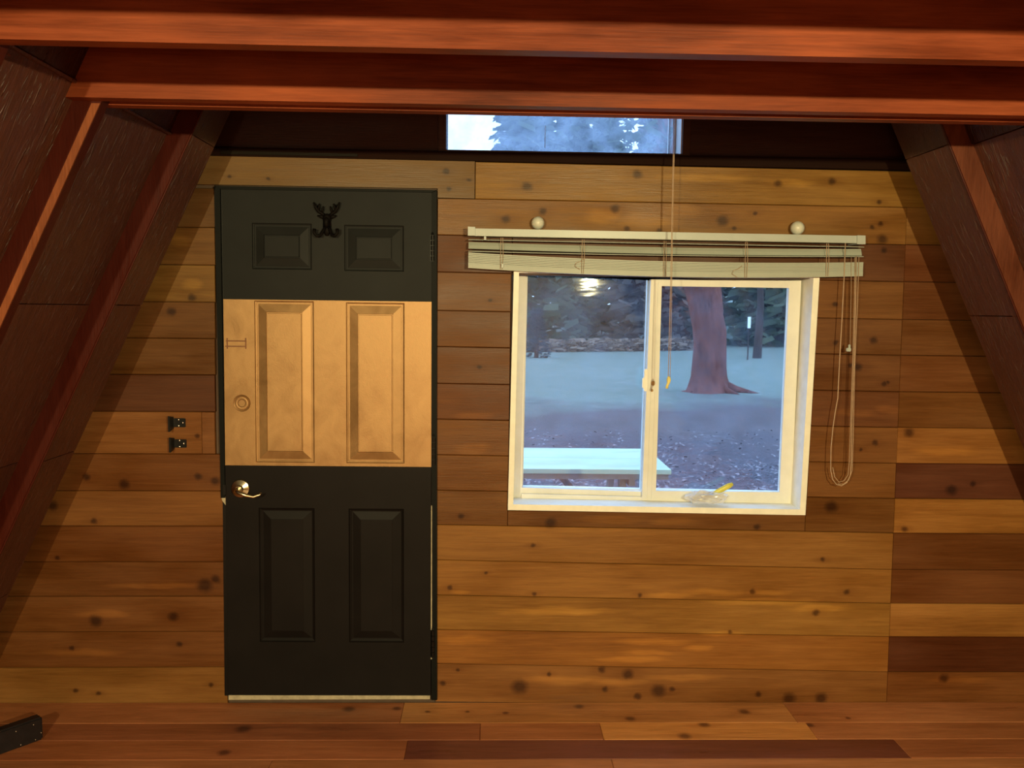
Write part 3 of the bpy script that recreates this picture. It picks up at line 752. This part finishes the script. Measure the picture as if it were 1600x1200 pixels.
# ------------------------------------------------------------------ knobs above the blind
for (px, py, rr, lb) in ((840.5, 348.5, 10, 'ivory ball knob above the left half of the blind'), (1246, 356.5, 10.7, 'ivory ball knob above the right half of the blind')):
    c = W(px, py, 3.195); rad = rr / 1290 * 3.2
    rt = root('ball_knob', (c.x, 3.23, c.z), lb, 'knob', 'ball knobs above the blind')
    put('ball', ball(nb(), (c.x, 3.195, c.z), rad, seg=20), BALLM, rt, smooth=True)
    put('stem', tube(nb(), [(c.x, 3.23, c.z), (c.x, 3.20, c.z)], .008, 10), BALLM, rt)

# ------------------------------------------------------------------ window blind
bl = root('window_blind', (W(1040, 372, 3.17).x, 3.20, W(1040, 380, 3.17).z), 'cream venetian blind drawn up above the window, with its loop of cords', 'blind')
yb = 3.152
def qslab(pl, y0, y1, m, name, par, yy=None, bev=0, label=None):
    pts = [W(*p, y0) for p in pl]
    return put(name, slab(nb(), [(p.x, p.z) for p in pts], y0, y1), m, par, label=label)
qslab([(740, 368.5), (1342, 380), (1342, 368.3), (740, 356.8)], yb, 3.205, RAIL, 'head_rail', bl)
qslab([(731, 368), (742.5, 368.2), (742.5, 354.6), (731, 354)], yb - .006, 3.229, RAIL, 'rail_end', bl)
qslab([(1339.5, 381.3), (1352.5, 381.6), (1352.5, 368), (1339.5, 367.6)], yb - .006, 3.229, RAIL, 'rail_end', bl)
XL0, XR0 = W(732, 390, 3.18).x, W(1347, 390, 3.18).x
def zsl(px, py): return W(px, py, 3.16).z
def slat(z_of, tilt, th, w, name='slat', m=BLIND, ym=3.186, n=20, x0=XL0, x1=XR0):
    bm = nb(); rings = []
    for i in range(n + 1):
        x = x0 + (x1 - x0) * i / n; z = z_of((x - x0) / (x1 - x0)); c, s = math.cos(tilt), math.sin(tilt)
        ring = []
        for (a, b) in ((-w / 2, -th / 2), (0, -th / 2 + .0016), (w / 2, -th / 2), (w / 2, th / 2), (0, th / 2 + .0016), (-w / 2, th / 2)):
            ring.append(bm.verts.new((x, ym + a * c - b * s, z + a * s + b * c)))
        rings.append(ring)
    for i in range(n):
        for k in range(6): addf(bm, [rings[i][k], rings[i + 1][k], rings[i + 1][(k + 1) % 6], rings[i][(k + 1) % 6]])
    addf(bm, rings[0]); addf(bm, rings[-1][::-1])
    bmesh.ops.recalc_face_normals(bm, faces=bm.faces)
    put(name, bm, m, bl)
def curve3(pL, pM, pR):    # sag given by picture heights at the left end, the middle and the right end
    a, b, c = zsl(732, pL), zsl(1040, pM), zsl(1347, pR)
    def f(t):
        return a * (1 - t) * (1 - 2 * t) + 4 * b * t * (1 - t) + c * t * (2 * t - 1)
    return f
slat(curve3(373.5, 379.5, 385), .10, .0022, .046)
slat(curve3(382.5, 391, 393.5), 1.15, .0022, .028)
slat(curve3(391.5, 398, 400), .10, .0022, .046)
z_top, z_bot = (394, 408, 409.5), (418.5, 432, 431)
n_st = 7
for k in range(n_st):
    t = (k + .5) / n_st
    slat(curve3(*[a + (b - a) * t * .74 for a, b in zip(z_top, z_bot)]), .0, .0052, .050, ym=3.188, n=20)
slat(curve3(*[a + (b - a) * .87 for a, b in zip(z_top, z_bot)]), 0, .016, .052, name='bottom_rail', ym=3.188)
LADD = [(784, 371, 421), (911, 374, 427), (1039, 376, 433), (1166, 378, 434), (1293, 380, 432)]
for (px, y0_, y1_) in LADD:
    bm = nb()
    for dx in (-1.2, 1.6):
        tube(bm, [W(px + dx, y0_, 3.158), W(px + dx * 1.4, (y0_ + y1_) / 2, 3.157), W(px + dx - 1, y1_, 3.157)], .0011, 5)
    put('ladder_cord', bm, CORD, bl)
for (px, py) in ((758, 372), (785, 415)):
    p = W(px, py, 3.156); put('clip', B(p.x - .004, p.x + .004, 3.150, 3.16, p.z - .008, p.z + .006, .001), RAIL, bl)
for (px, py) in ((906, 409), (1152, 421)):
    bm = nb(); tube(bm, [W(px + 8, py - 6, 3.155), W(px + 2, py - 1, 3.154), W(px - 6, py + 2, 3.155), W(px - 8, py + 7, 3.155), W(px, py + 12, 3.155)], .0011, 5); put('loose_cord', bm, CORD, bl)
# draw cords: one strand down the left, a bundle up the right
yk = 3.160
def cord(pts, rad, name='pull_cord', m=CORD, y=yk): put(name, tube(nb(), [W(a, b, y) for a, b in pts], rad, 6), m, bl, smooth=True)
cord([(1321, 378), (1319, 430), (1315.5, 500), (1312, 560), (1309, 622), (1305, 644), (1301.5, 668), (1298.5, 700), (1298, 735), (1301, 749), (1307, 757), (1315, 759), (1323, 754), (1328.5, 743), (1330, 720), (1331, 660), (1333, 600), (1335, 545), (1337, 470), (1338, 400)], .0019)
cord([(1301, 730), (1304, 745), (1311, 753.5), (1319, 751), (1325, 742), (1327, 722), (1329, 660), (1331, 600), (1333, 545), (1335, 470), (1336, 402)], .0014)
cord([(1309, 756), (1318, 756.5), (1326, 750), (1331.5, 735), (1333, 690), (1334, 640), (1336, 560), (1340, 470), (1342, 402)], .0014)
cord([(1330, 400), (1330, 450), (1329, 500), (1328, 540)], .0009)
p = W(1326, 546, yk); bm = nb(); box(bm, p.x - .010, p.x + .008, yk - .006, yk + .004, p.z - .008, p.z + .006, .002); box(bm, p.x - .002, p.x + .006, yk - .004, yk + .003, p.z, p.z + .02, .002)
put('cord_joiner', bm, RAIL, bl)

# hanging pull cord with tassel, in front of the window
hp = W(1050, 420, 3.08)
pc = root('pull_cord', (hp.x, 3.08, W(1043, 607, 3.08).z), 'thin double pull cord with a small yellow tassel hanging before the window', 'cord')
top = W(1053, 176, 3.08)
put('strand', tube(nb(), [(top.x, 3.20, 3.02), W(1053, 120, 3.09), W(1052, 240, 3.08), W(1050, 330, 3.08), W(1048, 440, 3.08), W(1044, 590, 3.08)], .0014, 6), CORD, pc, smooth=True)
put('strand', tube(nb(), [(top.x + .004, 3.20, 3.02), W(1055, 120, 3.09), W(1053.5, 240, 3.081), W(1051.5, 330, 3.081), W(1049.8, 440, 3.082), W(1048.5, 520, 3.082), W(1047, 590, 3.081)], .0011, 6), CORD, pc, smooth=True)
put('hook', tube(nb(), [(top.x, 3.224, 3.03), (top.x, 3.20, 3.03), (top.x, 3.195, 3.015)], .003, 6), HINGE, pc)
TAS = plain('tassel', (.78, .66, .22), .5)
put('tassel', tube(nb(), [W(1045, 588, 3.08), W(1045, 593, 3.08), W(1044.5, 598, 3.08), W(1043, 601, 3.08), W(1041.5, 607, 3.08)], [.004, .0085, .006, .005, .0055], 10), TAS, pc, smooth=True)

# ------------------------------------------------------------------ things on the sill
zs_ = W(1100, 790, 3.26).z + .0
sill_z = (cI[0].z + cI[1].z) / 2 + .0015
def bag_mat():
    m, nt, bs = new_mat('clear_bag'); bs.inputs['Base Color'].default_value = (.85, .84, .82, 1); bs.inputs['Roughness'].default_value = .15
    bs.inputs['Alpha'].default_value = .5; return m
bx = W(1103, 785, 3.27).x
bm = nb(); g = bmesh.ops.create_icosphere(bm, subdivisions=4, radius=1)['verts']
for v in g:
    n_ = noise.noise(v.co * 2.3 + Vector((3, 1, 4))) * .34 + noise.noise(v.co * 5.5) * .14
    v.co = Vector((bx + v.co.x * .083 * (1 + n_ * .5), 3.262 + v.co.y * .034 * (1 + n_), sill_z + .026 + v.co.z * .027 * (1 + n_ * 1.0)))
for v in bm.verts: v.co.z = max(v.co.z, sill_z + .001)
put('plastic_bag', bm, bag_mat(), label='small crumpled clear plastic bag lying on the window sill', cat='bag', smooth=False)
kp = W(1090, 786, 3.262)
kn = root('scraper', (kp.x, 3.262, sill_z + .012), 'yellow-handled scraper with grey blade lying in the clear bag on the sill', 'tool')
a, b, c_, e_ = W(1081, 790, 3.262), W(1112, 772, 3.262), W(1114, 772, 3.262), W(1145, 756, 3.262)
a.z = max(a.z, sill_z + .012)
put('handle', tube(nb(), [c_, c_.lerp(e_, .2), c_.lerp(e_, .8), e_], [.007, .0105, .0115, .007], 12, .6), plain('yellow_plastic', (.60, .58, .10), .35), kn, smooth=True)
put('blade_holder', tube(nb(), [a, a.lerp(b, .4), b, b.lerp(c_, 1)], [.004, .012, .012, .007], 10, .35), plain('grey_plastic', (.35, .34, .38), .4), kn, smooth=True)
put('slot', tube(nb(), [W(1108, 773, 3.252), W(1115, 771, 3.252)], .0025, 6), HINGE, kn)

# ------------------------------------------------------------------ black painted offcut on the floor at the left
p0, p1 = G(-40, 1195), G(68, 1156)
dv = (p1 - p0).normalized(); nv = Vector((-dv.y, dv.x, 0))
bt = root('timber_block', p0.lerp(p1, .7), 'black painted timber block lying on the floor at the left edge', 'block')
bm = nb(); hh = .088; tt = .042
poly = [p0, p0 + nv * tt, p1 + nv * tt, p1]
prism(bm, [(v.x, v.y, 0.001) for v in poly], [(v.x, v.y, hh) for v in poly])
bmesh.ops.bevel(bm, geom=list(bm.edges), offset=.006, segments=3, affect='EDGES')
put('block', bm, plain('black_gloss_paint', (.010, .008, .010), .38, nscale=25, var=.3, bstr=.2), bt)
for (t, zz) in ((.86, .070), (.97, .030), (.66, .012), (.88, .012), (.6, .068)):
    p = p0.lerp(p1, t) - nv * .0005; bm = nb(); ball(bm, (p.x, p.y, zz), .0022, seg=8); put('nail', bm, STEEL, bt)

# ------------------------------------------------------------------ outdoors
GZ = -.15
def ground_mat():
    m, nt, bs = new_mat('yard_ground')
    geo = N(nt, 'ShaderNodeNewGeometry'); pos = geo.outputs['Position']
    sx = N(nt, 'ShaderNodeSeparateXYZ'); nt.links.new(pos, sx.inputs[0])
    n1 = noise_tex(nt, pos, .35, 4, .6); n2 = noise_tex(nt, pos, 3.0, 5, .7); n3 = noise_tex(nt, pos, 22, 3, .7)
    yy = mth(nt, 'ADD', sx.outputs[1], mth(nt, 'MULTIPLY', mth(nt, 'SUBTRACT', n1, .5), 9))
    yy = mth(nt, 'SUBTRACT', yy, mth(nt, 'MULTIPLY', sx.outputs[0], .45))
    leaf = mix(nt, ramp(nt, n3, .35, .65), (.022, .015, .022), (.08, .054, .068))
    dirt = mix(nt, ramp(nt, n2, .3, .7), (.060, .044, .046), (.10, .068, .074))
    grass = mix(nt, ramp(nt, n2, .3, .7), (.10, .14, .11), (.18, .21, .18))
    c = mix(nt, ramp(nt, yy, 8.2, 10.5), leaf, dirt)
    c = mix(nt, ramp(nt, yy, 12.5, 15.5), c, grass)
    nt.links.new(c, bs.inputs['Base Color']); bs.inputs['Roughness'].default_value = .95
    bump(nt, bs, mth(nt, 'ADD', n2, n3), .6, .05)
    return m
bm = nb(); nx, ny = 70, 90
grid = []
for j in range(ny + 1):
    yy = 3.43 + (j / ny) ** 1.9 * 76.5; row = []
    for i in range(nx + 1):
        xx = (i / nx - .5) * (16 + yy * 1.6)
        hgt = GZ + (max(0, yy - 10) ** .8) * .02 * noise.noise(Vector((xx * .12, yy * .1, 0))) + .03 * noise.noise(Vector((xx, yy, 3)))* min(1, (yy - 3.4) / 3)
        hgt += max(0, xx - 6) * max(0, yy - 16) * .0022            # the yard climbs gently to the right
        hgt += max(0, yy - 40) * .04
        row.append(bm.verts.new((xx, yy, hgt)))
    grid.append(row)
for j in range(ny):
    for i in range(nx): addf(bm, [grid[j][i], grid[j][i + 1], grid[j + 1][i + 1], grid[j + 1][i]])
put('ground', bm, ground_mat(), kind='structure', smooth=True)
def ground_h(xx, yy):
    return GZ + (max(0, yy - 10) ** .8) * .02 * noise.noise(Vector((xx * .12, yy * .1, 0))) + .03 * noise.noise(Vector((xx, yy, 3))) * min(1, (yy - 3.4) / 3) + max(0, xx - 6) * max(0, yy - 16) * .0022 + max(0, yy - 40) * .04

# fallen leaves: nobody could count them
LEAF = plain('dead_leaf', (.16, .135, .15), .7, nscale=40, var=.95)
bm = nb(); rnd = random.Random(3)
for _ in range(7000):
    yy = 5.0 + rnd.random() ** 1.3 * 6.8; xx = rnd.uniform(-.15, .5) * yy
    if yy > 9.3 and rnd.random() < .6: continue
    if yy < 6.3 and xx < 1.3: continue
    s = rnd.uniform(.012, .034); a = rnd.uniform(0, 6.28); c = Vector((xx, yy, ground_h(xx, yy) + rnd.uniform(.012, .035)))
    ax = Vector((math.cos(a), math.sin(a), rnd.uniform(-.5, .5))) * s; ay = Vector((-math.sin(a), math.cos(a), rnd.uniform(-.4, .4))) * s * .6
    v = [bm.verts.new(c - ax), bm.verts.new(c - ay), bm.verts.new(c + ax), bm.verts.new(c + ay)]; addf(bm, v)
put('fallen_leaves', bm, LEAF, label='scatter of fallen leaves on the bare yard outside the window', cat='leaves', kind='stuff')

# picnic table outside
tb = root('picnic_table', (.3, 5.5, GZ), 'white topped picnic table standing outside below the window', 'table')
TW = wood('table_paint', (.44, .56, .44), 'x', rough=.55, grain=.12, patches=.15)
TD = wood('table_timber', (.20, .16, .13), 'x', rough=.7)
yk0, yk1 = 5.10, 5.90
for k in range(2):
    a = yk0 + (yk1 - yk0) * k / 2
    put('top_board', B(-.85, 1.155, a + .001, yk0 + (yk1 - yk0) * (k + 1) / 2 - .001, .57, .60, .002), TW, tb)
put('apron', B(-.83, 1.14, yk0 + .012, yk0 + .04, .535, .569), TD, tb)
put('apron', B(-.83, 1.14, yk1 - .04, yk1 - .012, .50, .569), TD, tb)
for xx in (-.55, .85):
    for sg in (-1, 1):
        ym = (yk0 + yk1) / 2
        put('leg', prism(nb(), [(xx, ym + sg * .16, .568), (xx, ym + sg * .25, .568), (xx, ym + sg * .52, GZ), (xx, ym + sg * .43, GZ)], [(xx + .04, ym + sg * .16, .568), (xx + .04, ym + sg * .25, .568), (xx + .04, ym + sg * .52, GZ), (xx + .04, ym + sg * .43, GZ)]), TD, tb)
    put('cross_bar', B(xx + .041, xx + .08, yk0 + .02, yk1 - .02, .49, .568), TD, tb)
put('brace', tube(nb(), [(.86, 5.5, .03), (.45, 5.3, .55)], .022, 4), TD, tb)

# trees
BARK = wood('bark', (.15, .052, .040), 's', rough=.9, grain=1.5, patches=.7, bstr=1.0, spec=.1)
BARK2 = wood('dark_bark', (.055, .036, .03), 's', rough=.9, grain=.7, patches=.4, bstr=.8, spec=.1)
def leaf_mat(name, a, b):
    m, nt, bs = new_mat(name); geo = N(nt, 'ShaderNodeNewGeometry')
    f = noise_tex(nt, geo.outputs['Position'], .8, 4)
    nt.links.new(mix(nt, ramp(nt, f, .3, .7), a, b), bs.inputs['Base Color']); bs.inputs['Roughness'].default_value = .8
    bs.inputs['Specular IOR Level'].default_value = .1; return m
FOL = leaf_mat('conifer_needles', (.030, .045, .032), (.085, .105, .065))
FOL2 = leaf_mat('mixed_needles', (.060, .052, .048), (.115, .095, .080))
FOLB = leaf_mat('spruce_needles', (.012, .026, .034), (.030, .055, .065))
def trunk(bm, x, y, z0, pts, rads, seg=14, flare=0.0):
    rings = []
    for i, (p, rr) in enumerate(zip(pts, rads)):
        ring = []
        for k in range(seg):
            a = 2 * math.pi * k / seg
            q = rr * (1 + .10 * math.sin(3 * a + i * .7) + .06 * math.sin(7 * a + i))
            if i == 0: q *= 1 + flare * (0.5 + .5 * math.sin(5 * a + 1))
            ring.append(bm.verts.new((x + p[0] + q * math.cos(a), y + p[1] + q * math.sin(a), z0 + p[2])))
        rings.append(ring)
    for i in range(len(rings) - 1):
        for k in range(seg): addf(bm, [rings[i][k], rings[i][(k + 1) % seg], rings[i + 1][(k + 1) % seg], rings[i + 1][k]])
    addf(bm, rings[-1])
    return bm
def needles(bm, rnd, centre, rx, rz, n, size, droop=.5):
    for _ in range(n):
        while True:
            v = Vector((rnd.uniform(-1, 1), rnd.uniform(-1, 1), rnd.uniform(-1, 1)))
            if v.length < 1: break
        c = Vector(centre) + Vector((v.x * rx, v.y * rx, v.z * rz))
        s = size * rnd.uniform(.5, 1.3); a = rnd.uniform(0, 6.28)
        ax = Vector((math.cos(a), math.sin(a), -droop * rnd.random())) * s
        ay = Vector((rnd.uniform(-.4, .4), rnd.uniform(-.4, .4), rnd.uniform(.2, .6))) * s * .7
        addf(bm, [bm.verts.new(c - ax * .5 - ay * .4), bm.verts.new(c + ax * .6 - ay * .3), bm.verts.new(c + ax * .4 + ay * .5), bm.verts.new(c - ax * .5 + ay * .3)])
def conifer(x, y, h, r0, n, label, m=FOL, group='trees at the far edge of the yard', base=.0, size=.42, seed=0, name='conifer', cat='tree', bark=BARK2):
    rnd = random.Random(seed + 11); z0 = ground_h(x, y) - .05
    rt = root(name, (x, y, z0), label, cat, group)
    rr = h * .016 + .06
    put('trunk', trunk(nb(), x, y, z0, [(0, 0, 0), (0, 0, h * .3), (.02, 0, h * .97)], [rr, rr * .8, rr * .1], 8), bark, rt)
    bm = nb()
    for _ in range(n):
        t = base + (1 - base) * (rnd.random() ** .8); zz = h * t; w = r0 * (1 - t) * (.55 + .45 * rnd.random()) + .12
        a = rnd.uniform(0, 6.28); c = (x + w * math.cos(a), y + w * math.sin(a), z0 + .05 + zz - w * .15)
        needles(bm, rnd, c, size * .7, size * .45, 4, size)
    put('foliage', bm, m, rt, kind='stuff')
# the big leaning trunk seen through the sliding pane
tx, ty = 4.86, 18.0; tz = ground_h(tx, ty) - .12
big = root('leaning_tree', (tx, ty, tz), 'large reddish tree trunk with flared roots, leaning left beyond the right pane', 'tree')
pts = [(.05, 0, 0), (0, 0, .14), (-.03, 0, .45), (-.05, 0, 1.0), (-.07, 0, 1.5), (-.18, 0, 2.1), (-.40, 0, 2.75), (-.62, 0, 3.4), (-.9, 0, 4.6), (-1.2, 0, 6.2), (-1.4, 0, 9.0)]
rds = [.78, .48, .37, .34, .34, .33, .32, .30, .26, .2, .08]
put('trunk', trunk(nb(), tx, ty, tz, pts, rds, 22, .55), BARK, big, smooth=True)
put('limb', trunk(nb(), tx, ty, tz, [(.12, .1, 1.3), (.10, .12, 1.9), (.02, .15, 2.5), (-.12, .15, 3.2), (-.2, .2, 4.2)], [.10, .17, .17, .15, .08], 12), BARK, big, smooth=True)
for k, (a, L) in enumerate(((-.1, 1.15), (3.4, .5), (4.6, .6), (5.5, .8))):
    bm = nb(); tube(bm, [(tx + .25 * math.cos(a), ty + .25 * math.sin(a), tz + .30), (tx + .5 * L * math.cos(a), ty + .5 * L * math.sin(a), tz + .19), (tx + L * math.cos(a), ty + L * math.sin(a), tz + .07)], [.14, .09, .03], 8); put('root', bm, BARK, big, smooth=True)
rnd = random.Random(5); bm = nb()
for _ in range(170):
    t = rnd.random(); zz = 3.6 + 5.5 * t; a = rnd.uniform(0, 6.28); w = rnd.uniform(.3, 3.0) * (1.1 - .6 * t)
    c = (tx - 1.1 + w * math.cos(a), ty + w * math.sin(a), tz + zz - w * .25)
    needles(bm, rnd, c, .45, .22, 11, .26, .9)
put('foliage', bm, FOL, big, kind='stuff')
for k in range(14):
    a = rnd.uniform(0, 6.28); zz = rnd.uniform(3.4, 7); w = rnd.uniform(1.2, 2.6)
    put('branch', tube(nb(), [(tx - .8, ty, tz + zz), (tx - 1.0 + w * math.cos(a), ty + w * math.sin(a), tz + zz - w * .2)], [.05, .015], 5), BARK, big)

conifer(1.72, 30.0, 1.75, .42, 260, 'small dark spruce bush at the left end of the grass', FOLB, None, size=.15, seed=1, name='spruce_bush', cat='shrub')
ORD = ['first', 'second', 'third', 'fourth', 'fifth', 'sixth', 'seventh', 'eighth', 'ninth', 'tenth', 'eleventh', 'twelfth', 'thirteenth', 'fourteenth', 'fifteenth', 'sixteenth', 'seventeenth', 'eighteenth']
far = [(1.7, 39.5, 16, 3.1, 0), (7.9, 39.5, 12, 2.4, 1), (13.8, 39, 12, 2.4, 0), (19.6, 39.5, 12, 2.4, 1),
       (-3.2, 46, 7.6, 2.2, 0), (4.6, 46.5, 13, 2.4, 0), (10.7, 46, 14, 2.4, 1), (16.7, 46, 14, 2.4, 0), (22.6, 46, 14, 2.4, 0),
       (.8, 53, 9, 2.4, 1), (7.2, 53, 15, 2.5, 0), (13.6, 53, 15, 2.5, 0), (20.0, 53, 15, 2.5, 1)]
far.sort(key=lambda t: t[0] / t[1])
for k, (x, y, h, r0, mk) in enumerate(far):
    row = 'front' if y < 42 else 'middle' if y < 50 else 'back'
    nth = sum(1 for q in far[:k] if (q[1] < 42, q[1] < 50) == (y < 42, y < 50))
    lb = '%s dark tree from the left in the %s row of the wood beyond the grass' % (ORD[nth], row)
    conifer(x, y, h, r0, 1100, lb, (FOL, FOL2)[mk], size=.72, seed=20 + k)
# bare trunk with a pale board beside it at the right of the pane
tkx, tky = 9.9, 30.2
sr = root('slim_tree', (tkx, tky, ground_h(tkx, tky)), 'slim dark trunk standing at the right edge of the wood', 'tree')
put('trunk', trunk(nb(), tkx, tky, ground_h(tkx, tky) - .1, [(0, 0, 0), (.05, 0, 2), (-.1, 0, 5), (0, 0, 9)], [.16, .11, .09, .03], 9), BARK2, sr)
bm = nb(); rnd = random.Random(9)
for _ in range(60): needles(bm, rnd, (tkx + rnd.uniform(-1.4, 1.4), tky + rnd.uniform(-1, 1), 4.5 + rnd.uniform(0, 4)), .5, .3, 6, .35)
put('foliage', bm, FOL, sr, kind='stuff')
sp = W(1170.5, 504, 29.0)
sg = root('pale_post', (sp.x, 29.0, ground_h(sp.x, 29.0)), 'small pale board on a thin post before the wood', 'upright')  # narrow pale upright on a thin post
put('pale_board', B(sp.x - .055, sp.x + .055, 28.98, 29.0, sp.z - .20, sp.z + .20, .004), plain('pale_paint', (.85, .88, .9), .5), sg)
put('post', B(sp.x - .02, sp.x + .02, 29.001, 29.03, ground_h(sp.x, 29.0) - .02, sp.z + .1), BARK2, sg)
# low brown bank under the far trees on the left
bm = nb(); rnd = random.Random(4)
for _ in range(1500):
    x = rnd.uniform(-1, 8.5); y_ = 34.3 + rnd.random() * .8
    needles(bm, rnd, (x, y_, ground_h(x, y_) + rnd.random() * .45), .25, .12, 2, .28, .2)
put('undergrowth', bm, leaf_mat('dead_brush', (.15, .11, .085), (.26, .19, .14)), label='brown brush along the foot of the wood beyond the grass', cat='undergrowth', kind='stuff')
